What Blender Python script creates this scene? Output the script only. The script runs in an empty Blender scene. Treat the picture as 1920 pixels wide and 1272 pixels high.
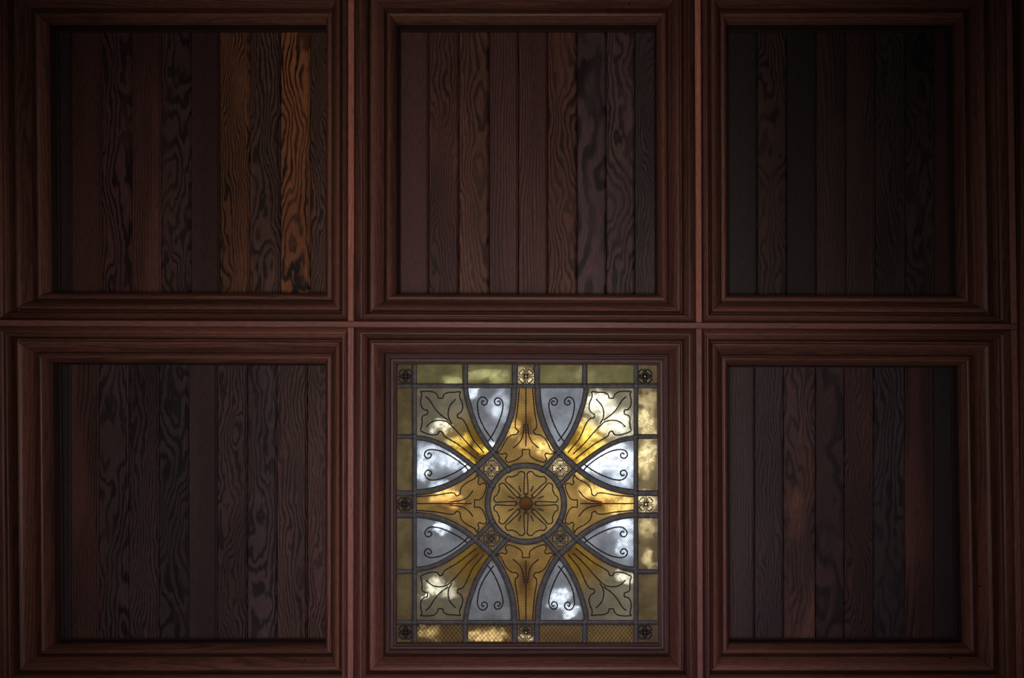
import bpy, bmesh, math, random
from mathutils import Vector
sc = bpy.context.scene
C = sc.collection
rnd = random.Random(7)

# ------------------------------------------------------------------ frame of reference
S = 0.0014            # metres on the ceiling face for one photo pixel
XP, YP = 1067.0, 775.0   # where the view axis meets the ceiling
D = 2.4               # lens to ceiling face
H = 4.0               # height of the ceiling face
def wx(px, k=0.0): return (px-XP)*S/(1-k)
def wy(py, k=0.0): return (py-YP)*S/(1-k)
def wz(k): return H + D*k/(1-k)

# ------------------------------------------------------------------ camera, looking straight up
cam = bpy.data.cameras.new('camera'); co = bpy.data.objects.new('camera', cam); C.objects.link(co)
co.location = (0, 0, H-D); co.rotation_euler = (math.pi, 0, 0)
cam.sensor_width = 36.0; cam.lens = (D/S)/1920*36.0
cam.shift_x = -(XP-960)/1920; cam.shift_y = (YP-636)/1920
cam.clip_start = 0.02
sc.camera = co

# ------------------------------------------------------------------ sky, lights, exposure
sc.view_settings.view_transform = 'Standard'; sc.view_settings.look = 'None'
sc.view_settings.gamma = 1.0; sc.view_settings.use_curve_mapping = False
sc.view_settings.exposure = 0.0
w = bpy.data.worlds.new('sky'); sc.world = w; w.use_nodes = True
bg = w.node_tree.nodes['Background']
bg.inputs['Color'].default_value = (0.83, 0.90, 1.0, 1); bg.inputs['Strength'].default_value = 10.0

def area(name, px, py, drop, size, power, col, aim=None, size_y=None):
    l = bpy.data.lights.new(name, 'AREA'); o = bpy.data.objects.new(name, l); C.objects.link(o)
    l.size = size; l.energy = power; l.color = col
    if size_y: l.shape = 'RECTANGLE'; l.size_y = size_y
    o.location = (wx(px), wy(py), H-drop)
    t = Vector((wx(aim[0]), wy(aim[1]), H)) if aim else o.location+Vector((0, 0, 1))
    o.rotation_euler = (t-o.location).to_track_quat('-Z', 'Y').to_euler()
    return o
def spot(name, px, py, drop, angle, power, col, radius, aim):
    l = bpy.data.lights.new(name, 'SPOT'); o = bpy.data.objects.new(name, l); C.objects.link(o)
    l.spot_size = math.radians(angle); l.spot_blend = 1.0; l.energy = power; l.color = col; l.shadow_soft_size = radius
    o.location = (wx(px), wy(py), H-drop)
    o.rotation_euler = (Vector((wx(aim[0]), wy(aim[1]), H))-o.location).to_track_quat('-Z', 'Y').to_euler()
spot('unseen_uplight', 930, 900, 2.5, 76, 112, (1.0, 0.80, 0.69), .32, (900, 830))  # unseen uplight added below the camera, its cone shaping the falloff
spot('unseen_pink_spot', 1100, 1500, 2.0, 72, 30, (0.78, 0.48, 0.95), .30, (1000, 1230))  # unseen spot added to tint the lower edge pink
area('unseen_fill_area', 960, 700, 2.6, 1.6, 3.0, (0.90, 0.86, 1.0), (940, 720))  # unseen area light added as soft fill from below

# ------------------------------------------------------------------ object helpers
def tag(o, label=None, cat=None, group=None, kind=None):
    if label: o['label'] = label
    if cat: o['category'] = cat
    if group: o['group'] = group
    if kind: o['kind'] = kind
    return o
def empty(name, loc):
    o = bpy.data.objects.new(name, None); C.objects.link(o); o.location = loc; o.empty_display_size = .1
    return o
def link(name, verts, faces, mats, parent=None, org=(0, 0, 0), fmat=None, smooth=False, label=None):
    me = bpy.data.meshes.new(name)
    vs = [(v[0]-org[0], v[1]-org[1], v[2]-org[2]) for v in verts]
    me.from_pydata(vs, [], faces)
    if not isinstance(mats, (list, tuple)): mats = [mats]
    for m in mats: me.materials.append(m)
    if fmat:
        for p, i in zip(me.polygons, fmat): p.material_index = i
    if smooth:
        for p in me.polygons: p.use_smooth = True
    bm = bmesh.new(); bm.from_mesh(me)
    bmesh.ops.recalc_face_normals(bm, faces=bm.faces); bm.to_mesh(me); bm.free()
    o = bpy.data.objects.new(name, me); C.objects.link(o)
    if parent is not None: o.parent = parent
    else: o.location = org
    if label: o['label'] = label
    return o
def box(x0, x1, y0, y1, z0, z1):
    v = [(x, y, z) for z in (z0, z1) for y in (y0, y1) for x in (x0, x1)]
    f = [(0, 1, 3, 2), (4, 6, 7, 5), (0, 4, 5, 1), (2, 3, 7, 6), (0, 2, 6, 4), (1, 5, 7, 3)]
    return v, f
def join(parts):
    V, F = [], []
    for v, f in parts:
        n = len(V); V += list(v); F += [tuple(i+n for i in q) for q in f]
    return V, F
def ctr(v):
    n = len(v); return tuple(sum(p[i] for p in v)/n for i in range(3))

# ------------------------------------------------------------------ materials
def nt(name):
    m = bpy.data.materials.new(name); m.use_nodes = True
    t = m.node_tree; t.nodes.clear()
    return m, t
def N(t, typ, **kw):
    n = t.nodes.new(typ)
    for k, v in kw.items():
        if k == 'ins':
            for a, b in v.items():
                if hasattr(b, 'is_linked') or isinstance(b, bpy.types.NodeSocket): t.links.new(b, n.inputs[a])
                else: n.inputs[a].default_value = b
        else: setattr(n, k, v)
    return n
def M(t, op, a, b=None, c=None, clamp=False):
    n = t.nodes.new('ShaderNodeMath'); n.operation = op; n.use_clamp = clamp
    for i, v in enumerate((a, b, c)):
        if v is None: continue
        if isinstance(v, bpy.types.NodeSocket): t.links.new(v, n.inputs[i])
        else: n.inputs[i].default_value = v
    return n.outputs[0]
def MIX(t, f, a, b, blend='MIX'):
    n = t.nodes.new('ShaderNodeMix'); n.data_type = 'RGBA'; n.blend_type = blend
    for i, v in ((0, f), (6, a), (7, b)):
        if isinstance(v, bpy.types.NodeSocket): t.links.new(v, n.inputs[i])
        else:
            n.inputs[i].default_value = v if i == 0 else (tuple(v)+(1,))[:4]
    return n.outputs[2]
def NOISE(t, vec, scale, detail=2, rough=.5, dist=0):
    n = N(t, 'ShaderNodeTexNoise', ins={'Vector': vec, 'Scale': scale, 'Detail': detail, 'Roughness': rough, 'Distortion': dist})
    return n.outputs['Fac']
def RAMP(t, f, lo, hi, a=0., b=1.):
    n = t.nodes.new('ShaderNodeMapRange'); n.interpolation_type = 'SMOOTHSTEP'
    t.links.new(f, n.inputs[0])
    for i, v in ((1, lo), (2, hi), (3, a), (4, b)): n.inputs[i].default_value = v
    return n.outputs[0]

def wood(name, light, dark, along='y', freq=26, amp=1.0, contrast=1.0, seed=0., stretch=.35, cloud=.25, tilt=1.0, tint=None, tint_amt=0., rough=.5):
    """sawn fir: growth rings sliced at a low angle.  light / dark are the early and late wood colours"""
    m, t = nt(name)
    tc = N(t, 'ShaderNodeTexCoord').outputs['Object']
    sx, sy = (1, stretch) if along == 'y' else (stretch, 1)
    mp = N(t, 'ShaderNodeMapping', ins={'Vector': tc, 'Location': (seed*1.37, seed*2.11, seed*.53), 'Scale': (sx, sy, 1)}).outputs[0]
    sep = N(t, 'ShaderNodeSeparateXYZ', ins={0: tc})
    across = sep.outputs[0] if along == 'y' else sep.outputs[1]
    big = NOISE(t, mp, 9, 2, .45)
    mid = NOISE(t, mp, 34, 2, .5)
    fine = NOISE(t, mp, 130, 2, .6)
    v = M(t, 'MULTIPLY', across, 5.0*tilt)
    v = M(t, 'MULTIPLY_ADD', big, amp, v)
    v = M(t, 'MULTIPLY_ADD', mid, amp*.16, v)
    v = M(t, 'MULTIPLY_ADD', fine, amp*.03, v)
    v = M(t, 'MULTIPLY', v, freq)
    fr = M(t, 'FRACT', v)
    b1 = RAMP(t, fr, 0.30, 0.62); b2 = RAMP(t, fr, 0.80, 0.97, 1., 0.)
    band = M(t, 'MULTIPLY', b1, b2)
    # pores: tiny streaks along the board
    ps = (1, .06) if along == 'y' else (.06, 1)
    pm = N(t, 'ShaderNodeMapping', ins={'Vector': tc, 'Scale': (ps[0], ps[1], 1), 'Location': (seed, seed, 0)}).outputs[0]
    pore = NOISE(t, pm, 620, 2, .6)
    cl = NOISE(t, mp, 5.5, 3, .55)
    band = M(t, 'MULTIPLY', band, contrast)
    band = M(t, 'MULTIPLY', band, RAMP(t, NOISE(t, mp, 14, 1), .30, .60, .55, 1.))
    col = MIX(t, band, light, dark)
    if tint is not None:
        col = MIX(t, M(t, 'MULTIPLY', RAMP(t, NOISE(t, mp, 7.3, 3, .6), .50, .68), tint_amt), col, tint)
    k = M(t, 'MULTIPLY_ADD', RAMP(t, cl, .3, .7), cloud*2, 1-cloud)
    k = M(t, 'MULTIPLY', k, M(t, 'MULTIPLY_ADD', RAMP(t, pore, .35, .65), .46, .77))
    mul = N(t, 'ShaderNodeVectorMath', operation='SCALE', ins={0: col, 3: k}).outputs[0]
    bump = N(t, 'ShaderNodeBump', ins={'Strength': .25, 'Distance': .0006, 'Height': M(t, 'MULTIPLY_ADD', band, -.6, pore)}).outputs[0]
    p = N(t, 'ShaderNodeBsdfPrincipled', ins={'Base Color': mul, 'Roughness': rough, 'Normal': bump, 'Specular IOR Level': .3})
    o = N(t, 'ShaderNodeOutputMaterial', ins={0: p.outputs[0]})
    return m
def plain(name, col, rough=.6, metal=0., spec=.3, bump=0):
    m, t = nt(name)
    tc = N(t, 'ShaderNodeTexCoord').outputs['Object']
    k = M(t, 'MULTIPLY_ADD', NOISE(t, tc, 60, 4, .6), .5, .75)
    c = N(t, 'ShaderNodeVectorMath', operation='SCALE', ins={0: col[:3], 3: k}).outputs[0]
    ins = {'Base Color': c, 'Roughness': rough, 'Metallic': metal, 'Specular IOR Level': spec}
    if bump: ins['Normal'] = N(t, 'ShaderNodeBump', ins={'Strength': bump, 'Distance': .001, 'Height': NOISE(t, tc, 240, 3)}).outputs[0]
    p = N(t, 'ShaderNodeBsdfPrincipled', ins=ins)
    N(t, 'ShaderNodeOutputMaterial', ins={0: p.outputs[0]})
    return m

RED = (.142, .064, .047); REDD = (.070, .034, .027)
_mc = {}
def mould_mat(along, seed, light=RED, dark=REDD, tag_=''):
    key = (along, seed, tag_)
    if key not in _mc:
        _mc[key] = wood('stained_moulding_wood', light, dark, along, freq=20, amp=.8, contrast=.75, seed=seed*3.7+1, stretch=.08, cloud=.30, tilt=1.5, tint=(.19, .088, .058), tint_amt=.5, rough=.42)
    return _mc[key]

# ------------------------------------------------------------------ the grid of ribs (photo pixels on the ceiling face)
HS = 5.6
VR = [lambda y: -27.5+.009*(y-50), lambda y: 658.2-.0012*(y-50), lambda y: 1308.6+.0036*(y-50), lambda y: 1893.5+.0155*(y-50)]
HR = [lambda x: -61.0, lambda x: 609.2+.0036*(x-900), lambda x: 1298.0]
BX0, BX1, BY0, BY1 = -320, 2190, -330, 1560      # walls

def rib(name, pts, mat):
    """pts: four corners on the face, box going up"""
    z0, z1 = H, H+.10
    e = 1.0*S
    c = (sum(p[0] for p in pts)/4, sum(p[1] for p in pts)/4)
    def inset(p): return (p[0]+(e if p[0] < c[0] else -e), p[1]+(e if p[1] < c[1] else -e))
    v = [(*inset(p), z0) for p in pts]+[(*p, z0+e) for p in pts]+[(*p, z1) for p in pts]
    f = [(0, 1, 2, 3)]
    for l in (0, 4):
        for i in range(4): f.append((l+i, l+(i+1) % 4, l+4+(i+1) % 4, l+4+i))
    f.append((8, 9, 10, 11))
    o = link(name, v, f, mat, org=ctr(v)); return tag(o, kind='structure')

STRIP = (.215, .100, .080); STRIPD = (.145, .062, .050)
tn = [0]
def trim(pts, along, seed, light=STRIP, dark=STRIPD):
    tn[0] += 1
    return rib('trim_%d' % tn[0], pts, mould_mat(along, seed, light, dark, 's'))
# horizontal ribs run through
for j, h in enumerate(HR):
    xa, xb = VR[0](h(0))-HS, VR[3](h(1890))+HS
    trim([(wx(xa), wy(h(xa)-HS)), (wx(xb), wy(h(xb)-HS)), (wx(xb), wy(h(xb)+HS)), (wx(xa), wy(h(xa)+HS))], 'x', 10+j)
for i, vr in enumerate(VR):
    if i in (0, 3):
        pass
    for j in range(2):
        xm = vr(300)
        ya, yb = HR[j](xm)+HS+.5, HR[j+1](xm)-HS-.5
        if i == 0: hw0 = hw1 = HS
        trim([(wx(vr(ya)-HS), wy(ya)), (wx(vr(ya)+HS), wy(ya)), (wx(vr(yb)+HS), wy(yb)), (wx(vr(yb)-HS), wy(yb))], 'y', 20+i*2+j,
             (.50, .20, .145) if (i in (1, 2) and j == 0) else STRIP, (.36, .14, .10) if (i in (1, 2) and j == 0) else STRIPD)  # lighter colours put the warm light into the upper middle ribs
# flat border boards between the outer ribs and the walls
for (a, b, c_, d, al) in ((BX0, VR[0](600)-HS-6, BY0, BY1, 'y'), (VR[3](600)+HS+8, BX1, BY0, BY1, 'y'),
                          (VR[0](600)-HS-5, VR[3](600)+HS+7, BY0, -61-HS-1, 'x'), (VR[0](600)-HS-5, VR[3](600)+HS+7, 1298+HS+1, BY1, 'x')):
    tn[0] += 1
    v, f = box(wx(a), wx(b), wy(c_), wy(d), H+.006, H+.05)
    tag(link('trim_%d' % tn[0], v, f, mould_mat(al, 40+tn[0]), org=ctr(v)), kind='structure')

# ------------------------------------------------------------------ moulding profiles: (inset px, depth factor)
def curve(a, b, bulge, n=6):
    """from a to b, bulging towards the room (negative depth) by bulge"""
    out = []
    for i in range(n+1):
        t_ = i/n
        out.append((a[0]+(b[0]-a[0])*t_, a[1]+(b[1]-a[1])*t_-bulge*math.sin(math.pi*t_)))
    return out
P_CORNICE = [(0.3, .0015)]+curve((0.6, .0045), (10.8, .0120), -.0022, 6)+curve((11.4, .0135), (18.4, .0165), .0022, 5)+[(18.7, .0290)]
P_PANEL = [(18.9, .0293)]+curve((19.4, .0300), (23.4, .0290), -.0008, 4)+[(24.6, .0224)]+curve((25.2, .0215), (42.6, .0335), .0032, 9)+[(42.9, .0450)]
P_INNER = [(43.2, .0455), (46.0, .0455)]+curve((46.3, .0385), (60.0, .0450), .0042, 8)+[(60.9, .0500)]
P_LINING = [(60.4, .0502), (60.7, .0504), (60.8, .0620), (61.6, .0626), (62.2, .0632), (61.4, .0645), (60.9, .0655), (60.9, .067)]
P_SASH = [(43.2, .0440), (45.8, .0440)]+curve((46.0, .0390), (52.6, .0400), .0012, 4)+[(53.0, .0428), (57.0, .0430), (57.3, .0450), (61.3, .0462), (61.6, .0520)]
def frame_side(name, side, L, R, T, B, prof, mat, parent, org, zback):
    """one mitred length of moulding; L,R are functions of y px, T,B functions of x px (rib edges on the face)"""
    rows = []
    pr = list(prof)+[(prof[-1][0], None), (prof[0][0], None)]
    for (wf, k) in pr:
        z = zback if k is None else wz(k)
        wv = wf/(1-(k if k is not None else .04))
        xm = 0
        tl = (L(T(0)+wv)+wv, T(L(0)+wv)+wv); tr = (R(T(0)+wv)-wv, T(R(0)-wv)+wv)
        bl = (L(B(0)-wv)+wv, B(L(0)+wv)-wv); br = (R(B(0)-wv)-wv, B(R(0)-wv)-wv)
        a, b = {'l': (tl, bl), 'r': (tr, br), 't': (tl, tr), 'b': (bl, br)}[side]
        # hairline mitre gap
        g = .25
        if side in 'lr': a, b = (a[0], a[1]+g), (b[0], b[1]-g)
        else: a, b = (a[0]+g, a[1]), (b[0]-g, b[1])
        rows.append(((wx(a[0]), wy(a[1]), z), (wx(b[0]), wy(b[1]), z)))
    n = len(rows)
    v = [r[0] for r in rows]+[r[1] for r in rows]
    f = [(i, (i+1) % n, n+(i+1) % n, n+i) for i in range(n)]
    f += [tuple(range(n)), tuple(range(n, 2*n))]
    return link(name, v, f, mat, parent, org)

def nail_holes(parent, side, pts, org, z):
    for (px, py, k) in pts:
        v = []; r = .0018; cx, cy = wx(px, k), wy(py, k); zz = wz(k)
        n = 8
        v = [(cx+r*math.cos(6.283*i/n), cy+r*math.sin(6.283*i/n), zz-.0004) for i in range(n)]+[(cx+r*math.cos(6.283*i/n), cy+r*math.sin(6.283*i/n), zz+.006) for i in range(n)]
        f = [tuple(range(n)), tuple(range(n, 2*n))]+[(i, (i+1) % n, n+(i+1) % n, n+i) for i in range(n)]
        link('nail_hole', v, f, MAT_NAIL_HOLE, parent, org)  # dark disc standing for the inside of a nail hole
MAT_NAIL_HOLE = plain('nail_hole_dark', (.006, .005, .005), .7)

# ------------------------------------------------------------------ boards
KB = .067
def hexc(r, g, b, s=1.0):
    return (r*s, g*s, b*s)
# figure types: freq, amp, stretch, tilt
FIG = {'plain': (30, .14, .06, 1.5, .45), 'fine': (26, .42, .14, 1.1, .90), 'wavy': (17, 1.1, .30, 1.4, 1.0), 'bold': (12, 1.2, .30, .8, 1.0), 'huge': (5.5, 1.0, .42, .5, .95)}
PANEL_TONE = {'upper left ': .95, 'upper middl': 1.0, 'upper right': .70, 'lower left ': .80, 'lower right': .80}   # board colour factor for each panel
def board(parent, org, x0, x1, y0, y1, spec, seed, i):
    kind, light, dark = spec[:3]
    light = tuple(c*PANEL_TONE[parent['label'][:11]] for c in light); dark = tuple(c*PANEL_TONE[parent['label'][:11]] for c in dark)
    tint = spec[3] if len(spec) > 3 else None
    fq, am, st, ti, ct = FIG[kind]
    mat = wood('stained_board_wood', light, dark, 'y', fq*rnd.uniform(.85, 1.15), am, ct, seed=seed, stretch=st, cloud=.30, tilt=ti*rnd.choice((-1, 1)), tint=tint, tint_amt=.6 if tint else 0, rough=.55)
    z = wz(KB); px = S/(1-KB)
    # across-section: chamfer, face, bead quirk, bead, chamfer
    sec = [(0.3, .0040), (0.5, .0022), (2.0, .0), None]
    a, b = x0, x1; wd = b-a
    pts = [(a+.25*px, .006), (a+.5*px, .0025), (a+1.5*px, .0)]
    if wd > 20*px:
        pts += [(b-4.2*px, .0), (b-3.7*px, .0024), (b-3.2*px, .0004), (b-2.2*px, -.0003), (b-1.2*px, .0006)]
    else: pts += [(b-1.5*px, 0)]
    pts += [(b-.4*px, .0030), (b-.25*px, .006), (b-.25*px, .020), (a+.25*px, .020)]
    n = len(pts)
    v = [(p[0], y0, z+p[1]) for p in pts]+[(p[0], y1, z+p[1]) for p in pts]
    f = [(q, (q+1) % n, n+(q+1) % n, n+q) for q in range(n)]+[tuple(range(n)), tuple(range(n, 2*n))]
    return link('board', v, f, mat, parent, org)

def spec(kind, l, contrast=.5, tint=None):
    l = tuple(c*m for c, m in zip(l, (.70, .68, .66)))
    d = tuple(c*contrast*.55*m for c, m in zip(l, (.9, 1.0, 1.15)))
    return (kind, l, d, tint)
A = (.115, .050, .042)     # reddish brown
V = (.098, .048, .048)     # violet brown
K = (.050, .034, .034)     # near black
O = (.230, .095, .040)     # orange
RT = (.125, .052, .044)
COFFERS = [
 ('TL', 0, 0, [134, 190.5, 246.5, 302, 358, 411.5, 468, 526, 581.5], [spec('plain', K, .7), spec('plain', A, .6), spec('bold', V, .30), spec('fine', A, .6, RT), spec('bold', (.085, .050, .046), .5), spec('plain', V, .7), spec('wavy', (.20, .085, .040), .28), spec('wavy', (.13, .070, .058), .33), spec('bold', (.36, .145, .058), .10), spec('wavy', (.13, .07, .05), .3)]),
 ('TM', 1, 0, [803.8, 860.6, 917, 972, 1026.7, 1082, 1137, 1190], [spec('plain', V, .7), spec('wavy', A, .5, RT), spec('bold', (.165, .078, .054), .45), spec('fine', (.115, .055, .050), .5), spec('fine', (.12, .055, .047), .5), spec('bold', (.175, .078, .055), .42), spec('huge', (.105, .068, .072), .33), spec('bold', (.115, .070, .070), .33), spec('wavy', (.085, .062, .064), .5)]),
 ('TR', 2, 0, [1420, 1475, 1530.5, 1586, 1641, 1697.6, 1752], [spec('plain', (.040, .034, .036), .7), spec('bold', (.080, .045, .036), .45), spec('plain', (.038, .032, .034), .7), spec('fine', (.070, .040, .032), .5, (.11, .05, .035)), spec('fine', (.080, .046, .036), .5), spec('wavy', (.058, .046, .044), .5), spec('bold', (.050, .034, .032), .5), spec('plain', (.075, .036, .030), .6)]),
 ('BL', 0, 1, [133, 185, 241, 298, 353.5, 407, 464, 519, 576], [spec('plain', (.045, .036, .040), .7), spec('fine', (.105, .052, .048), .55, RT), spec('bold', (.095, .062, .066), .38), spec('wavy', (.085, .054, .058), .5), spec('bold', (.078, .062, .068), .42), spec('plain', (.085, .055, .060), .7, (.13, .06, .055)), spec('wavy', (.105, .064, .066), .40), spec('bold', (.095, .064, .070), .33), spec('wavy', (.125, .072, .064), .33), spec('wavy', (.12, .064, .056), .35)]),
 ('BR', 2, 1, [1414.7, 1469, 1529, 1582.7, 1637.6, 1695.8, 1750], [spec('fine', (.078, .050, .054), .5), spec('wavy', (.078, .054, .060), .55), spec('bold', (.095, .056, .052), .5, (.17, .075, .052)), spec('huge', (.080, .046, .048), .45), spec('wavy', (.095, .046, .042), .5), spec('bold', (.060, .050, .056), .5), spec('fine', (.085, .044, .040), .5, RT), spec('plain', (.048, .036, .042), .6)]),
]
LABEL = {
 'TL': 'upper left plank panel of the ceiling, with a bold orange grained plank',
 'TM': 'upper middle plank panel of the dark wood ceiling, directly above the stained glass panel',
 'TR': 'upper right plank panel of the dark wood ceiling, the darkest one with nearly black planks',
 'BL': 'lower left plank panel of the ceiling, left of the stained glass, with violet grain',
 'BR': 'lower right plank panel of the ceiling, right of the stained glass, with purplish planks',
 'BM': 'square wooden moulding frame around the stained glass panel in the dark ceiling'}
def edges(ci, ri):
    L = lambda y: VR[ci](y)+HS
    R = lambda y: VR[ci+1](y)-HS
    T = lambda x: HR[ri](x)+HS
    B = lambda x: HR[ri+1](x)-HS
    return L, R, T, B
LININGM = {a: wood('shaded_lining_wood', (.040, .026, .024), (.024, .018, .018), a, 24, .5, .5, seed=3.3, stretch=.08, rough=.6) for a in 'xy'}  # recess shade is put into this near-black lining colour
def build_frame(root, org, ci, ri, sd, inner=True):
    L, R, T, B = edges(ci, ri)
    out = {}
    for q, s_ in enumerate('ltrb'):
        al = 'y' if s_ in 'lr' else 'x'
        m = mould_mat(al, sd+q)
        zb = wz(KB)+.022
        out['c'+s_] = frame_side('cornice_moulding', s_, L, R, T, B, P_CORNICE, mould_mat(al, sd+q+.5, (.105, .046, .034), (.055, .027, .022), 'c'), root, org, zb-.02)  # darker wood colour puts shade into the hollow beside the ribs
        out['p'+s_] = frame_side('panel_moulding', s_, L, R, T, B, P_PANEL, m, root, org, zb-.008)
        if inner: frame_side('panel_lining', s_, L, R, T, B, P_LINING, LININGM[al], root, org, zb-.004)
        if inner: out['i'+s_] = frame_side('inner_moulding', s_, L, R, T, B, P_INNER, mould_mat(al, sd+q+.2), root, org, wz(.0500)+.004)
    return out
NAILS = {'TL': [('pb', 200, 577, .028), ('pb', 575, 575, .028), ('pr', 636, 510, .028), ('pl', 50, 505, .028)],
         'TM': [('pb', 830, 577, .028), ('pl', 710, 528, .028), ('pr', 1262, 520, .028), ('pt', 1180, 8, .028)],
         'TR': [('pb', 1392, 578, .028), ('pb', 1700, 578, .028), ('pl', 1340, 526, .028), ('pr', 1834, 490, .028)],
         'BL': [('pt', 586, 651, .028), ('pr', 631, 1189, .028), ('pb', 130, 1240, .028), ('pb', 571, 1238, .028), ('pt', 318, 651, .028)],
         'BR': [('pt', 1398, 653, .028), ('pl', 1344, 1196, .028), ('pb', 1783, 1235, .028), ('pr', 1838, 1100, .028), ('pl', 1344, 706, .028)],
         'BM': [('pl', 702, 700, .028), ('pb', 1180, 1246, .028)]}
for ci_, (code, ci, ri, cuts, specs) in enumerate(COFFERS):
    L, R, T, B = edges(ci, ri)
    ym = (T(1000)+B(1000))/2
    org = (wx((L(ym)+R(ym))/2), wy(ym), H)
    root = tag(empty('ceiling_coffer', org), LABEL[code], 'ceiling panel', 'plank panels around the stained glass')
    fr = build_frame(root, org, ci, ri, ci_*5)
    for (side, px, py, k) in NAILS[code]: nail_holes(fr[side], side, [(px, py, k)], org, 0)
    wv = 58/(1-.05)
    xa = wx(min(L(T(0)), L(B(0)))+wv); xb = wx(max(R(T(0)), R(B(0)))-wv)
    y0 = wy(T(L(0))+wv); y1 = wy(B(0)-wv)
    xs = [xa]+[wx(c, KB) for c in cuts]+[xb]
    for i in range(len(xs)-1):
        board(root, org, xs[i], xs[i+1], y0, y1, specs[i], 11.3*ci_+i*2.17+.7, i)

# ------------------------------------------------------------------ the stained glass coffer
L, R, T, B = edges(1, 1); ym = (T(900)+B(900))/2
orgf = (wx((L(ym)+R(ym))/2), wy(ym), H)
rootf = tag(empty('ceiling_coffer', orgf), LABEL['BM'], 'ceiling panel')
fr = build_frame(rootf, orgf, 1, 1, 31, inner=False)
for (side, px, py, k) in NAILS['BM']: nail_holes(fr[side], side, [(px, py, k)], orgf, 0)

KG = .0505                       # depth factor of the room side of the glass
ZG = wz(KG)
CXP, CYP = 986.1, 944.7          # centre of the design in the photo
PG = S/(1-KG)
panel_org = (wx(CXP, KG), wy(CYP, KG), ZG)
panel = tag(empty('stained_glass_panel', panel_org), 'square leaded stained glass panel with amber flower centre and white petals, set in the ceiling', 'stained glass')
SASHM = {a: wood('dark_sash_wood', (.080, .046, .042), (.05, .030, .029), a, 24, .5, .5, seed=9.1, stretch=.08, cloud=.25, tilt=1.5, rough=.5) for a in 'xy'}
for s_ in 'ltrb':
    frame_side('sash_frame', s_, L, R, T, B, P_SASH, SASHM['y' if s_ in 'lr' else 'x'], panel, panel_org, wz(KG)+.012)

def gp(u, v, dz=0.):             # design px (from centre) to world
    return (panel_org[0]+u*PG, panel_org[1]+v*PG, ZG+dz)
def z2(x, y): return ((x-1252.6)/4.892, (y-1293.9)/4.892)      # points read off the upper left quarter
def z3(x, y): return ((x-29.8)/4.892, (y-1293.9)/4.892)

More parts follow.
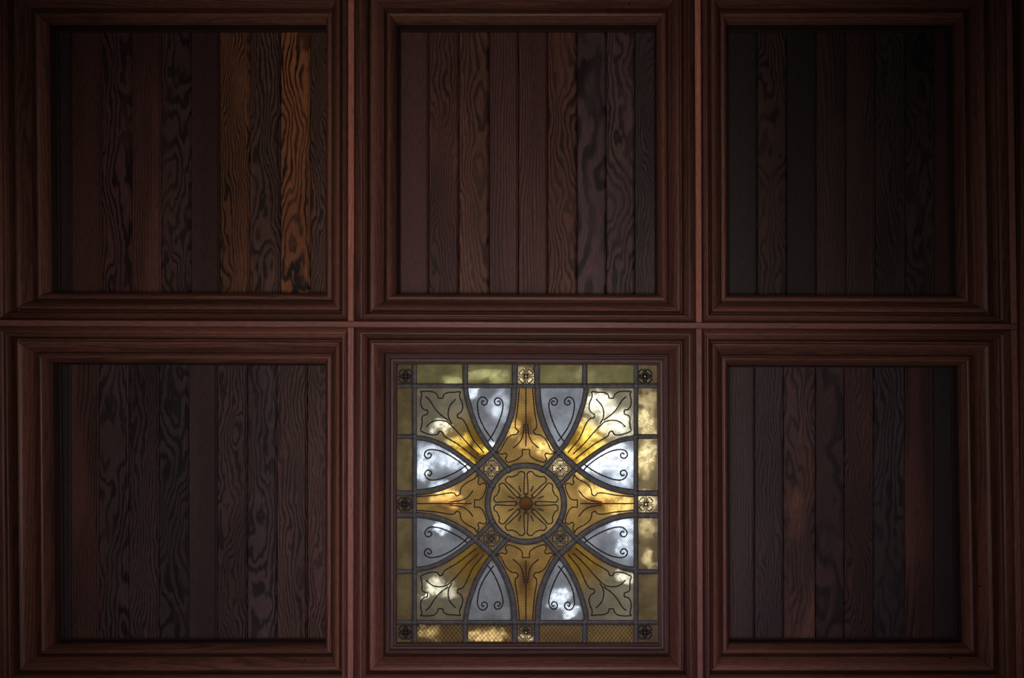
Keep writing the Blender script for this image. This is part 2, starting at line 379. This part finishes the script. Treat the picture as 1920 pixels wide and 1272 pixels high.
# --- glass materials
def glass(name, tint, kind='flat', direct=.62, diffuse=.9, pitch=3.4, seed=0., wire=False):
    m, t = nt(name)
    tc = N(t, 'ShaderNodeTexCoord').outputs['Object']
    sep = N(t, 'ShaderNodeSeparateXYZ', ins={0: tc}); X, Y = sep.outputs[0], sep.outputs[1]
    r = M(t, 'SQRT', M(t, 'ADD', M(t, 'MULTIPLY', X, X), M(t, 'MULTIPLY', Y, Y)))
    r = M(t, 'DIVIDE', r, PG)
    nz = NOISE(t, tc, 22, 4, .6)
    col = tuple(tint)
    ax = M(t, 'MINIMUM', M(t, 'ABSOLUTE', X), M(t, 'ABSOLUTE', Y)); ax = M(t, 'DIVIDE', ax, PG)
    rr = M(t, 'MULTIPLY_ADD', M(t, 'SUBTRACT', nz, .5), 46, r)
    if kind == 'leaf':           # silver stain that fades towards the corner
        amber = (.72, .40, .040); brown = (.30, .12, .02)
        c = MIX(t, RAMP(t, rr, 160, 228, 1., 0.), col, amber)
        dg = M(t, 'DIVIDE', M(t, 'SUBTRACT', M(t, 'ABSOLUTE', X), M(t, 'ABSOLUTE', Y)), PG)
        core = M(t, 'MULTIPLY', RAMP(t, M(t, 'ABSOLUTE', dg), 4, 26, 1., 0.), RAMP(t, rr, 120, 172, 1., 0.))
        c = MIX(t, M(t, 'MULTIPLY', core, .75), c, brown)
    elif kind == 'lily':         # amber with a brown flame along its spine
        core = M(t, 'MULTIPLY', RAMP(t, ax, 2, 22, 1., 0.), M(t, 'MULTIPLY', RAMP(t, rr, 95, 128), RAMP(t, rr, 148, 185, 1., 0.)))
        c = MIX(t, M(t, 'MULTIPLY', core, .85), col, (.32, .12, .018))
    elif kind == 'rose':
        ang = M(t, 'ARCTAN2', Y, X)
        sp = M(t, 'ABSOLUTE', M(t, 'COSINE', M(t, 'MULTIPLY', ang, 4)))
        core = M(t, 'MULTIPLY', RAMP(t, rr, 10, 62, 1., 0.), M(t, 'MULTIPLY_ADD', sp, -.35, .85))
        c = MIX(t, core, col, (.36, .15, .025))
    elif kind == 'blossom':
        c = MIX(t, RAMP(t, nz, .4, .6), col, tuple(x*.6 for x in col))
    else:
        c = MIX(t, RAMP(t, nz, .40, .75), col, tuple(x*.82 for x in col))
    c = N(t, 'ShaderNodeVectorMath', operation='SCALE', ins={0: c, 3: RAMP(t, NOISE(t, tc, 13, 4, .6), .36, .66, .70, 1.12)}).outputs[0]
    # old dirt baked on
    dirt = RAMP(t, NOISE(t, tc, 75, 5, .7), .62, .74)
    c = MIX(t, M(t, 'MULTIPLY', dirt, .35), c, (.05, .045, .035))
    # rolled lozenge relief of the glass
    q = math.pi/(pitch*PG)
    d1 = M(t, 'SINE', M(t, 'MULTIPLY', M(t, 'ADD', X, M(t, 'MULTIPLY', Y, .8)), q*1.15))
    d2 = M(t, 'SINE', M(t, 'MULTIPLY', M(t, 'SUBTRACT', X, M(t, 'MULTIPLY', Y, .8)), q*1.15))
    loz = M(t, 'MULTIPLY', d1, d2)
    loz = M(t, 'ABSOLUTE', loz)
    if wire: loz = M(t, 'POWER', M(t, 'SUBTRACT', 1., loz), 4.)
    tr_k = RAMP(t, loz, .0, .9, .55, 1.28)
    c_dir = N(t, 'ShaderNodeVectorMath', operation='SCALE', ins={0: c, 3: M(t, 'MULTIPLY', tr_k, direct)}).outputs[0]
    sparkle = M(t, 'MULTIPLY', RAMP(t, loz, .0, 1., .60, 1.4), diffuse)
    c_dif = N(t, 'ShaderNodeVectorMath', operation='SCALE', ins={0: c, 3: sparkle}).outputs[0]
    tp = N(t, 'ShaderNodeBsdfTransparent', ins={0: c_dir}).outputs[0]
    tl = N(t, 'ShaderNodeBsdfTranslucent', ins={0: c_dif}).outputs[0]
    mx = N(t, 'ShaderNodeAddShader', ins={0: tp, 1: tl}).outputs[0]
    gl = N(t, 'ShaderNodeBsdfPrincipled', ins={'Base Color': N(t, 'ShaderNodeVectorMath', operation='SCALE', ins={0: c, 3: .12}).outputs[0], 'Roughness': .35, 'Specular IOR Level': .4,
        'Normal': N(t, 'ShaderNodeBump', ins={'Strength': .5, 'Distance': .0006, 'Height': loz}).outputs[0]}).outputs[0]
    out = N(t, 'ShaderNodeMixShader', ins={0: .14, 1: mx, 2: gl}).outputs[0]
    N(t, 'ShaderNodeOutputMaterial', ins={0: out})
    return m
def clear_back():
    m, t = nt('glass_back_face')
    a = N(t, 'ShaderNodeBsdfTransparent', ins={0: (1, 1, 1, 1)}).outputs[0]
    N(t, 'ShaderNodeOutputMaterial', ins={0: a}); return m
CLEAR = clear_back()
G = {
 'amber': glass('amber_border_glass', (.50, .35, .15), pitch=4.6),
 'olive': glass('olive_border_glass', (.62, .52, .20), pitch=4.6),
 'brown': glass('brown_border_glass', (.56, .34, .12), pitch=8.6, wire=True),
 'white': glass('white_petal_glass', (.74, .76, .78), pitch=4.6),
 'leaf': glass('leaf_corner_glass', (.66, .57, .36), 'leaf', pitch=4.6),
 'lily': glass('lily_glass', (.92, .52, .13), 'lily', pitch=4.6),
 'rose': glass('rose_glass', (.95, .60, .17), 'rose', pitch=4.6),
 'bloom': glass('blossom_glass', (.78, .55, .25), 'blossom', pitch=4.6),
}
CAME = None
def lead():
    m, t = nt('lead_came_metal')
    tc = N(t, 'ShaderNodeTexCoord').outputs['Object']
    n1 = NOISE(t, tc, 60, 4, .65)
    c = MIX(t, RAMP(t, n1, .35, .7), (.034, .043, .046), (.070, .080, .078))
    p = N(t, 'ShaderNodeBsdfPrincipled', ins={'Base Color': c, 'Roughness': .55, 'Metallic': .35, 'Normal': N(t, 'ShaderNodeBump', ins={'Strength': .4, 'Distance': .001, 'Height': NOISE(t, tc, 220, 3)}).outputs[0]})
    N(t, 'ShaderNodeOutputMaterial', ins={0: p.outputs[0]}); return m
LEAD = lead()
PAINT = plain('black_glass_paint', (.008, .006, .006), .6)

TH = .003
def pane(poly, mat, label):
    """poly in design px"""
    bm = bmesh.new()
    vs = [bm.verts.new((u*PG, v*PG, 0)) for u, v in poly]
    f = bm.faces.new(vs)
    ext = bmesh.ops.extrude_face_region(bm, geom=[f])
    for e in ext['geom']:
        if isinstance(e, bmesh.types.BMVert): e.co.z += TH
    for fc in bm.faces: fc.material_index = 1
    for fc in bm.faces:
        if all(abs(q.co.z) < 1e-6 for q in fc.verts): fc.material_index = 0
    bmesh.ops.triangulate(bm, faces=[x for x in bm.faces if len(x.verts) > 4])
    bmesh.ops.recalc_face_normals(bm, faces=bm.faces)
    me = bpy.data.meshes.new('glass_pane'); bm.to_mesh(me); bm.free()
    me.materials.append(mat); me.materials.append(CLEAR)
    o = bpy.data.objects.new('glass_pane', me); C.objects.link(o); o.parent = panel
    o['label'] = label
    return o
def smooth(pts, n=6, closed=False):
    """Catmull-Rom through pts"""
    P = [Vector((p[0], p[1])) for p in pts]; out = []
    m = len(P)
    for i in range(m if closed else m-1):
        if closed: p0, p1, p2, p3 = P[(i-1) % m], P[i], P[(i+1) % m], P[(i+2) % m]
        else: p0, p1, p2, p3 = P[max(i-1, 0)], P[i], P[i+1], P[min(i+2, m-1)]
        for q in range(n):
            t_ = q/n
            out.append(tuple(.5*((2*p1)+(p2-p0)*t_+(2*p0-5*p1+4*p2-p3)*t_*t_+(3*p1-p0-3*p2+p3)*t_**3)))
    if not closed: out.append(tuple(P[-1]))
    return out
def sweep(pts, prof, closed=False):
    """pts in design px; prof list of (across m, z m); returns verts relative to the panel"""
    n = len(pts); V, F = [], []; m = len(prof)
    for i, p in enumerate(pts):
        a = pts[(i-1) % n] if (closed or i > 0) else pts[i]
        b = pts[(i+1) % n] if (closed or i < n-1) else pts[i]
        dx, dy = b[0]-a[0], b[1]-a[1]; l = math.hypot(dx, dy) or 1
        nx, ny = -dy/l, dx/l
        for (s, z) in prof: V.append((p[0]*PG+nx*s, p[1]*PG+ny*s, z))
    for i in range(n if closed else n-1):
        j = (i+1) % n
        for q in range(m): F.append((i*m+q, i*m+(q+1) % m, j*m+(q+1) % m, j*m+q))
    if not closed: F += [tuple(range(m)), tuple(range((n-1)*m, n*m))]
    return V, F
def came(pts, wpx, closed=False):
    wd = wpx*PG/2; h = .0032
    pr = [(-wd, .0), (-wd, -.0010), (-wd*.8, -.0016), (-wd*.66, -h*.85), (0, -h), (wd*.66, -h*.85), (wd*.8, -.0016), (wd, -.0010), (wd, .0), (wd, TH+.001), (wd*.5, TH+.003), (-wd*.5, TH+.003), (-wd, TH+.001)]
    V, F = sweep(pts, pr, closed)
    return link('lead_came', V, F, LEAD, panel)
def paint(parent, lines, wpx=1.5):
    wpx *= 1.6
    parts = []
    wd = wpx*PG/2
    for ln in lines:
        w2 = wd
        pr = [(-w2, .0002), (-w2*.8, -.0005), (w2*.8, -.0005), (w2, .0002)]
        parts.append(sweep(ln, pr))
    V, F = join(parts)
    return link('painted_line', V, F, PAINT, parent)

# --- leading geometry (design px)
XI0, XI1, YI0, YI1 = 777.2-CXP, 1192.4-CXP, 724-CYP, 1167.4-CYP      # inner square came centre lines
XO0, XO1, YO0, YO1 = 738-CXP, 1232-CXP, 684-CYP, 1207-CYP         # glass edge (under the sash)
RC = 71.7
Acv = [z2(*p) for p in ((699, 215), (703, 270), (716, 340), (735, 410), (765, 500), (805, 600), (858, 695), (900, 760), (950, 822))]
Atl = [z2(950, 822), z2(1085, 975)]
Bcv = [z2(*p) for p in ((1145, 215), (1143, 300), (1128, 430), (1087, 570), (1037, 680), (992, 760), (950, 822))]
Bbar = [z2(950, 822), z2(788, 968)]
B2 = [z2(*p) for p in ((788, 968), (700, 1037), (600, 1097), (480, 1148), (350, 1180), (231, 1192))]
A2 = [z2(*p) for p in ((231, 690), (330, 700), (430, 730), (540, 785), (640, 852), (720, 912), (788, 968))]
A2t = [z2(788, 968), z2(925, 1108)]
Acv, Bcv, B2, A2 = smooth(Acv), smooth(Bcv), smooth(B2), smooth(A2)
def oncircle(p, q):      # hit of ray p->q with the ring centre line
    d = Vector(q)-Vector(p); d.normalize(); p = Vector(p)
    b = p.dot(d); c = p.dot(p)-RC*RC; s = -b-math.sqrt(max(b*b-c, 0)); return tuple(p+d*s)
Ahit = oncircle(Atl[0], Atl[1]); A2hit = oncircle(A2t[0], A2t[1])
def arc(p, q, n=14):
    a, b = math.atan2(p[1], p[0]), math.atan2(q[1], q[0])
    if b-a > math.pi: b -= 2*math.pi
    if a-b > math.pi: b += 2*math.pi
    return [(RC*math.cos(a+(b-a)*i/n), RC*math.sin(a+(b-a)*i/n)) for i in range(n+1)]
def mir(pts, sx, sy): return [(p[0]*sx, p[1]*sy) for p in pts]

petal_t = [Acv[0]]+Acv[1:]+Bcv[::-1][1:]
petal_l = A2+B2[1:]
leaf = [(XI0, YI0), Acv[0]]+Acv[1:]+[Bbar[1]]+A2[::-1][1:]
diamond = [Atl[0], Ahit]+arc(Ahit, A2hit)[1:]+[A2t[0]]
lily_t = Bcv+arc(Ahit, (-Ahit[0], Ahit[1]))+[(-p[0], p[1]) for p in Bcv[::-1]]
lily_l = [p for p in B2[::-1]]+arc(A2hit, (A2hit[0], -A2hit[1]))+[(p[0], -p[1]) for p in B2]

# --- painted tracery
heart_t = [smooth([z2(*p) for p in q]) for q in (
 ((903, 722), (930, 690), (980, 600), (1020, 500), (1040, 420), (1040, 370), (1020, 335), (985, 325), (964, 352), (975, 385), (1003, 390), (1018, 370), (1006, 352), (990, 362)),
 ((957, 722), (930, 690), (870, 600), (825, 500), (808, 400), (815, 350), (840, 320), (872, 320), (897, 348), (893, 378), (868, 390), (848, 374), (855, 350), (872, 358)))]
heart_l = [smooth([z2(*p) for p in q]) for q in (
 ((722, 988), (690, 950), (620, 895), (540, 845), (460, 810), (380, 798), (335, 815), (322, 850), (345, 878), (375, 870), (385, 845), (365, 830), (350, 845)),
 ((722, 928), (690, 955), (620, 1000), (540, 1040), (450, 1072), (380, 1078), (340, 1055), (325, 1020), (345, 990), (375, 995), (387, 1020), (365, 1040), (350, 1025)))]
leaf_ln = [[z2(*p) for p in q] for q in (
 ((800, 885), (700, 805), (620, 745), (550, 705), (500, 672), (487, 640), (460, 630), (445, 655), (410, 665), (350, 655), (285, 628)),
 ((285, 628), (300, 560), (298, 510), (315, 485), (350, 475)), ((350, 475), (350, 435)), ((350, 435), (315, 430), (290, 390), (288, 340), (297, 290), (285, 265)),
 ((285, 265), (350, 262), (410, 272), (440, 300), (448, 328)), ((448, 328), (490, 328)), ((490, 328), (500, 295), (540, 275), (600, 272), (652, 265)),
 ((652, 265), (645, 310), (668, 370), (672, 420), (655, 455), (622, 478)), ((622, 478), (630, 508), (665, 515), (700, 560), (735, 640), (770, 710), (820, 770), (868, 830)),
 ((330, 312), (370, 345), (410, 410), (460, 470), (540, 530)), ((340, 590), (390, 545), (450, 530), (520, 540), (560, 570), (620, 630), (720, 745), (820, 840)),
 ((610, 335), (560, 390), (540, 450), (545, 510), (575, 565)))]
leaf_ln = [smooth(l, 5) if len(l) > 2 else l for l in leaf_ln]
half = [[z3(*p) for p in q] for q in (
 ((90, 225), (100, 350), (110, 450), (128, 560), (125, 605)), ((125, 605), (100, 628), (115, 660)), ((115, 660), (160, 665), (200, 695), (230, 740), (260, 800), (297, 825)),
 ((297, 825), (255, 840), (218, 830)), ((218, 830), (203, 850), (218, 885), (200, 917)), ((200, 917), (160, 908), (110, 888), (72, 860), (62, 830), (66, 798)), ((66, 798), (29.8, 798)),
 ((44, 560), (50, 620), (62, 680), (92, 735), (150, 785)))]
half = [smooth(l, 5) if len(l) > 2 else l for l in half]
lily_lines = half+[mir(l, -1, 1) for l in half]+[[z3(29.8, 225), z3(29.8, 500)], [z3(29.8, 500), z3(29.8, 770)]]
kx = (YI0+0.)/(XI0)   # side lilies: same drawing turned
side = lambda ln: [(p[1]*.952, p[0]) for p in ln]
lilyl_lines = [side(l) for l in lily_lines]
rose_lines = []
for i in range(8):
    a = math.radians(22.5+45*i)
    pts = [(17, -3.0), (30, -8.5), (44, -15.0), (52, -19.0), (57, -17.5), (59.5, -12), (56.5, -6), (56.0, 0), (56.5, 6), (59.5, 12), (57, 17.5), (52, 19.0), (44, 15.0), (30, 8.5), (17, 3.0)]
    for q in (pts,):
        sm = smooth(q, 4)
        rose_lines.append([(p[0]*math.cos(a)-p[1]*math.sin(a), p[0]*math.sin(a)+p[1]*math.cos(a)) for p in sm])
    rose_lines.append([(r_*math.cos(a), r_*math.sin(a)) for r_ in (24, 30, 36)])
    a2 = math.radians(45*i)
    for o_ in (-1.3, 1.3):
        rose_lines.append([(14*math.cos(a2)-o_*math.sin(a2), 12.5*math.sin(a2)+o_*math.cos(a2)), (20*math.cos(a2)-o_*math.sin(a2), 20*math.sin(a2)+o_*math.cos(a2))])
rose_lines.append([(12*math.cos(6.2832*i/24), 12*math.sin(6.2832*i/24)) for i in range(25)])
def blossom(cx, cy, r, rot=0.):
    out = []
    for i in range(4):
        a = math.radians(45+90*i)+rot
        pts = [(.16, 0), (.45, -.20), (.62, -.36), (.80, -.36), (.90, -.22), (.84, -.10), (.94, 0), (.84, .10), (.90, .22), (.80, .36), (.62, .36), (.45, .20), (.16, 0)]
        out.append([(cx+r*(p[0]*math.cos(a)-p[1]*math.sin(a)), cy+r*(p[0]*math.sin(a)+p[1]*math.cos(a))) for p in smooth(pts, 2)])
        a = math.radians(90*i)+rot
        out.append([(cx+r*q*math.cos(a), cy+r*q*math.sin(a)) for q in (.1, .5, .95)])
        a = math.radians(45+90*i)+rot
        out.append([(cx+r*q*math.cos(a), cy+r*q*math.sin(a)) for q in (.1, .35, .6)])
    return out

# --- panes with their painting
for sx in (1, -1):
    for sy in (1, -1):
        o = pane(mir(petal_t, sx, sy), G['white'], 'white textured petal of glass with a painted scroll heart'); paint(o, [mir(l, sx, sy) for l in heart_t], 1.7)
        o = pane(mir(petal_l, sx, sy), G['white'], 'white textured petal of glass with a painted scroll heart'); paint(o, [mir(l, sx, sy) for l in heart_l], 1.7)
        o = pane(mir(leaf, sx, sy), G['leaf'], 'corner pane with a painted leaf, amber fading to pale'); paint(o, [mir(l, sx, sy) for l in leaf_ln], 1.6)
        o = pane(mir(diamond, sx, sy), G['bloom'], 'small diamond pane with a painted blossom')
        c = z2(937, 972); paint(o, [mir(l, sx, sy) for l in blossom(c[0], c[1], 16.5, math.pi/4)], 1.1)
for sy in (1, -1):
    o = pane(mir(lily_t, 1, sy), G['lily'], 'amber pane with a painted lily and brown shading'); paint(o, [mir(l, 1, sy) for l in lily_lines], 1.5)
for sx in (1, -1):
    o = pane(mir(lily_l, sx, 1), G['lily'], 'amber pane with a painted lily and brown shading'); paint(o, [mir(l, sx, 1) for l in lilyl_lines], 1.5)
ring = [(RC*math.cos(6.2832*i/64), RC*math.sin(6.2832*i/64)) for i in range(64)]
o = pane(ring, G['rose'], 'round amber centre pane with a painted eight petal flower'); paint(o, rose_lines, 1.5)
# raised disc in the middle of the flower
disc = []
V_, F_ = [], []
for j, (rr, zz) in enumerate(((11.2, 0.0002), (11.0, -.0012), (7.5, -.0020))):
    for i in range(28): V_.append((rr*PG*math.cos(6.2832*i/28), rr*PG*math.sin(6.2832*i/28), zz))
for j in range(2):
    for i in range(28): F_.append((j*28+i, j*28+(i+1) % 28, (j+1)*28+(i+1) % 28, (j+1)*28+i))
F_.append(tuple(range(56, 84))); F_.append(tuple(range(28)))
link('centre_disc', V_, F_, glass('brown_disc_glass', (.50, .40, .26), 'flat', direct=.8, diffuse=.9), o)
def rect(x0, x1, y0, y1): return [(x0, y0), (x1, y0), (x1, y1), (x0, y1)]
VX = [XO0, XI0, 872.3-CXP, 965.3-CXP, 1006.7-CXP, 1096.5-CXP, XI1, XO1]
VY = [YI0, 819-CYP, 925.4-CYP, 966.7-CYP, 1072.2-CYP, YI1]
for row, (y0, y1) in enumerate(((YO0, YI0), (YI1, YO1))):
    for i in range(7):
        x0, x1 = VX[i], VX[i+1]
        sq = i in (0, 3, 6)
        mt = G['bloom'] if (i == 3) else (G['amber'] if sq else (G['olive'] if row == 0 else G['brown']))
        o = pane(rect(x0, x1, y0, y1), mt, 'small square border pane with a painted blossom' if sq else ('olive amber border pane' if row == 0 else 'brown amber border pane'))
        if sq:
            vx0 = max(x0, XO0+(1 if x0 > XO0 else 6)); vx1 = min(x1, XO1-(1 if x1 < XO1 else 6)); vy0 = y0+(7 if row == 0 else 3); vy1 = y1-(3 if row == 0 else 5)
            paint(o, blossom((vx0+vx1)/2, (vy0+vy1)/2, 15.5, 0), 1.9 if i != 3 else 1.2)
for col_, (x0, x1) in enumerate(((XO0, XI0), (XI1, XO1))):
    for i in range(5):
        sq = i == 2
        o = pane(rect(x0, x1, VY[i], VY[i+1]), G['amber'] if not (sq and col_) else G['bloom'], 'small square border pane with a painted blossom' if sq else 'dull amber border pane at the side')
        if sq: paint(o, blossom((x0+x1)/2+(1 if col_ == 0 else -1), (VY[i]+VY[i+1])/2, 15.5, 0), 1.9 if col_ == 0 else 1.2)
# --- leads
for (a, b) in (((XI0, YO0), (XI0, YO1)), ((XI1, YO0), (XI1, YO1))): came([a, b], 8.8)
for (a, b) in (((XO0, YI0), (XO1, YI0)), ((XO0, YI1), (XO1, YI1))): came([a, b], 8.8)
for x, wd in ((VX[2], 10.5), (VX[3], 11), (VX[4], 11), (VX[5], 10)):
    came([(x, YO0), (x, YI0)], wd); came([(x, YI1), (x, YO1)], wd)
for y, wd in ((VY[1], 9), (VY[2], 11), (VY[3], 11), (VY[4], 9)):
    came([(XO0, y), (XI0, y)], wd); came([(XI1, y), (XO1, y)], wd)
for sx in (1, -1):
    for sy in (1, -1):
        came(mir(Acv+[Ahit], sx, sy), 9.6)
        came(mir(A2+[A2hit], sx, sy), 9.6)
        came(mir(Bcv+B2, sx, sy), 11.6)
came(ring, 11.2, True)
# solder blobs where leads meet
def blob(u, v, r):
    V, F = [], []; n = 12
    for j, (q, z) in enumerate(((1, -.0012), (.88, -.0029), (.45, -.0034))):
        for i in range(n):
            a = 6.2832*i/n; V.append((u*PG+q*r*PG*math.cos(a)*(1+.08*math.sin(3*a+u)), v*PG+q*r*PG*math.sin(a), z))
    for j in range(2):
        for i in range(n): F.append((j*n+i, j*n+(i+1) % n, (j+1)*n+(i+1) % n, (j+1)*n+i))
    F += [tuple(range(2*n, 3*n)), tuple(range(n))]
    link('solder_joint', V, F, LEAD, panel, smooth=True)
for x in (XI0, VX[2], VX[3], VX[4], VX[5], XI1):
    for y in (YI0, YI1): blob(x, y, 6.4)
for y in VY[1:5]:
    for x in (XI0, XI1): blob(x, y, 6.2)
for sx in (1, -1):
    for sy in (1, -1):
        for p in (Atl[0], A2t[0], Ahit, A2hit): blob(p[0]*sx, p[1]*sy, 6.8)

# ------------------------------------------------------------------ shaft and added sky mask pane above the glass
SHW = plain('shaft_plaster', (.30, .29, .27), .9)
Z0, Z1 = H+.24, H+.54
X0, X1, Y0_, Y1_ = -.66, .40, -.30, .84
for i, (a, b, c_, d) in enumerate(((X0-.03, X0, Y0_-.03, Y1_+.03), (X1, X1+.03, Y0_-.03, Y1_+.03), (X0, X1, Y0_-.03, Y0_), (X0, X1, Y1_, Y1_+.03))):
    v, f = box(a, b, c_, d, Z0, Z1)
    tn[0] += 1; tag(link('trim_%d' % tn[0], v, f, SHW, org=ctr(v)), kind='structure')
def sky_mask_mat():
    """added mask over the sky; clear spots placed where the panel should look bright"""
    m, t = nt('sky_mask_glass')
    tc = N(t, 'ShaderNodeTexCoord').outputs['Object']
    wob = N(t, 'ShaderNodeTexNoise', ins={'Vector': tc, 'Scale': 16., 'Detail': 4., 'Roughness': .65}).outputs['Color']
    off = N(t, 'ShaderNodeVectorMath', operation='MULTIPLY_ADD', ins={0: wob, 1: (.09, .09, 0), 2: (-.045, -.045, 0)}).outputs[0]
    pos = N(t, 'ShaderNodeVectorMath', operation='ADD', ins={0: tc, 1: off}).outputs[0]
    acc = None
    kr = (Z1-H)/(D+Z1-H)
    for (zx, zy, rx, ry, s) in SKY_GAPS:
        px, py = 720+zx/2.232, 660+zy/2.232
        cx, cy = wx(px, kr)-RL[0], wy(py, kr)-RL[1]
        q = S/(1-kr)/2.232
        d = N(t, 'ShaderNodeVectorMath', operation='SUBTRACT', ins={0: pos, 1: (cx, cy, 0)}).outputs[0]
        d = N(t, 'ShaderNodeVectorMath', operation='MULTIPLY', ins={0: d, 1: (1/(rx*q), 1/(ry*q), 0)}).outputs[0]
        l = N(t, 'ShaderNodeVectorMath', operation='LENGTH', ins={0: d}).outputs['Value']
        b = RAMP(t, l, .35, 1.25, s, 0.)
        acc = b if acc is None else M(t, 'MAXIMUM', acc, b)
    fine = NOISE(t, tc, 52, 6, .75)
    acc = M(t, 'MULTIPLY', acc, RAMP(t, fine, .30, .68, .12, 1.0))
    a = N(t, 'ShaderNodeBsdfTransparent', ins={0: (.92, .96, 1., 1)}).outputs[0]
    g = N(t, 'ShaderNodeBsdfTranslucent', ins={0: MASK_DIM}).outputs[0]
    mx = N(t, 'ShaderNodeMixShader', ins={0: acc, 1: g, 2: a}).outputs[0]
    N(t, 'ShaderNodeOutputMaterial', ins={0: mx}); return m
MASK_DIM = (.0080, .0064, .0050, 1)  # dim diffuse part of the added sky mask
SKY_GAPS = [(900, 225, 75, 60, 1.), (975, 300, 75, 65, 1.), (860, 345, 55, 60, .85), (790, 430, 40, 35, 1.), (940, 440, 120, 70, .85), (860, 480, 60, 50, .9),
 (1000, 500, 60, 70, .6), (1100, 300, 40, 70, .8), (1100, 430, 40, 90, .9), (1105, 200, 40, 50, .35), (680, 400, 50, 45, .7), (600, 380, 55, 35, .35), (545, 320, 30, 40, .5),
 (240, 315, 35, 30, .8), (320, 375, 55, 35, .6), (412, 405, 30, 22, 1.), (200, 440, 75, 60, .45), (300, 460, 80, 50, .6), (160, 480, 35, 60, .6), (345, 480, 40, 30, .7),
 (240, 570, 60, 30, .5), (260, 615, 75, 40, .75), (240, 735, 28, 38, .7), (210, 985, 45, 35, .75), (270, 1000, 45, 28, .35), (165, 1020, 20, 18, .7),
 (740, 1030, 50, 45, .55), (775, 1095, 40, 30, .7), (1000, 725, 70, 50, .55), (1010, 940, 45, 30, .7), (1105, 870, 25, 40, .5), (1100, 640, 35, 60, .85), (900, 600, 90, 40, .7), (990, 640, 80, 35, .6), (1100, 740, 40, 60, .35),
 (430, 1185, 90, 35, .7), (180, 1170, 50, 30, .4), (600, 1195, 30, 20, .6), (600, 95, 40, 30, .5), (375, 175, 25, 30, .6), (480, 220, 45, 80, .25), (300, 120, 60, 30, .25), (440, 100, 80, 30, .25), (1095, 110, 30, 30, .3),
 (1010, 800, 50, 60, .35), (450, 385, 20, 20, .5), (735, 480, 35, 30, .8), (450, 485, 30, 30, .3), (380, 95, 60, 35, .22), (850, 100, 60, 30, .12)]
RL = ((X0+X1)/2, (Y0_+Y1_)/2, Z1)
v, f = box(X0-.03, X1+.03, Y0_-.03, Y1_+.03, Z1, Z1+.004)
wn = link('sky_mask_pane', v, f, [sky_mask_mat(), CLEAR], org=RL, fmat=[0, 1, 1, 1, 1, 1]); tag(wn, kind='structure')  # unseen pane added to shape the sky light into patches

# ------------------------------------------------------------------ room shell: backing above the planks, walls, floor
BACK = plain('ceiling_backing', (.03, .022, .018), .9)
hx0, hx1, hy0, hy1 = wx(1308-680), wx(1340-30), wy(600), wy(1310)
v, f = join([box(wx(BX0), hx0, wy(BY0), wy(BY1), H+.222, H+.242), box(hx1, wx(BX1), wy(BY0), wy(BY1), H+.222, H+.242),
             box(hx0, hx1, wy(BY0), hy0, H+.222, H+.242), box(hx0, hx1, hy1, wy(BY1), H+.222, H+.242)])
tag(link('ceiling', v, f, BACK, org=(0, 0, H)), kind='structure')
WALL = wood('wall_panelling_wood', (.10, .045, .03), (.06, .03, .02), 'y', 14, .6, .6, seed=4.4, stretch=.2)
x0, x1, y0, y1 = wx(BX0), wx(BX1), wy(BY0), wy(BY1)
for nm, b in (('wall_left', (x0-.1, x0, y0-.1, y1+.1)), ('wall_right', (x1, x1+.1, y0-.1, y1+.1)), ('wall_back', (x0, x1, y0-.1, y0)), ('wall_front', (x0, x1, y1, y1+.1))):
    v, f = box(*b, 0, H+.242); tag(link(nm, v, f, WALL, org=ctr(v)), kind='structure')
v, f = box(x0-.1, x1+.1, y0-.1, y1+.1, -.1, 0); tag(link('floor', v, f, WALL, org=(0, 0, 0)), kind='structure')
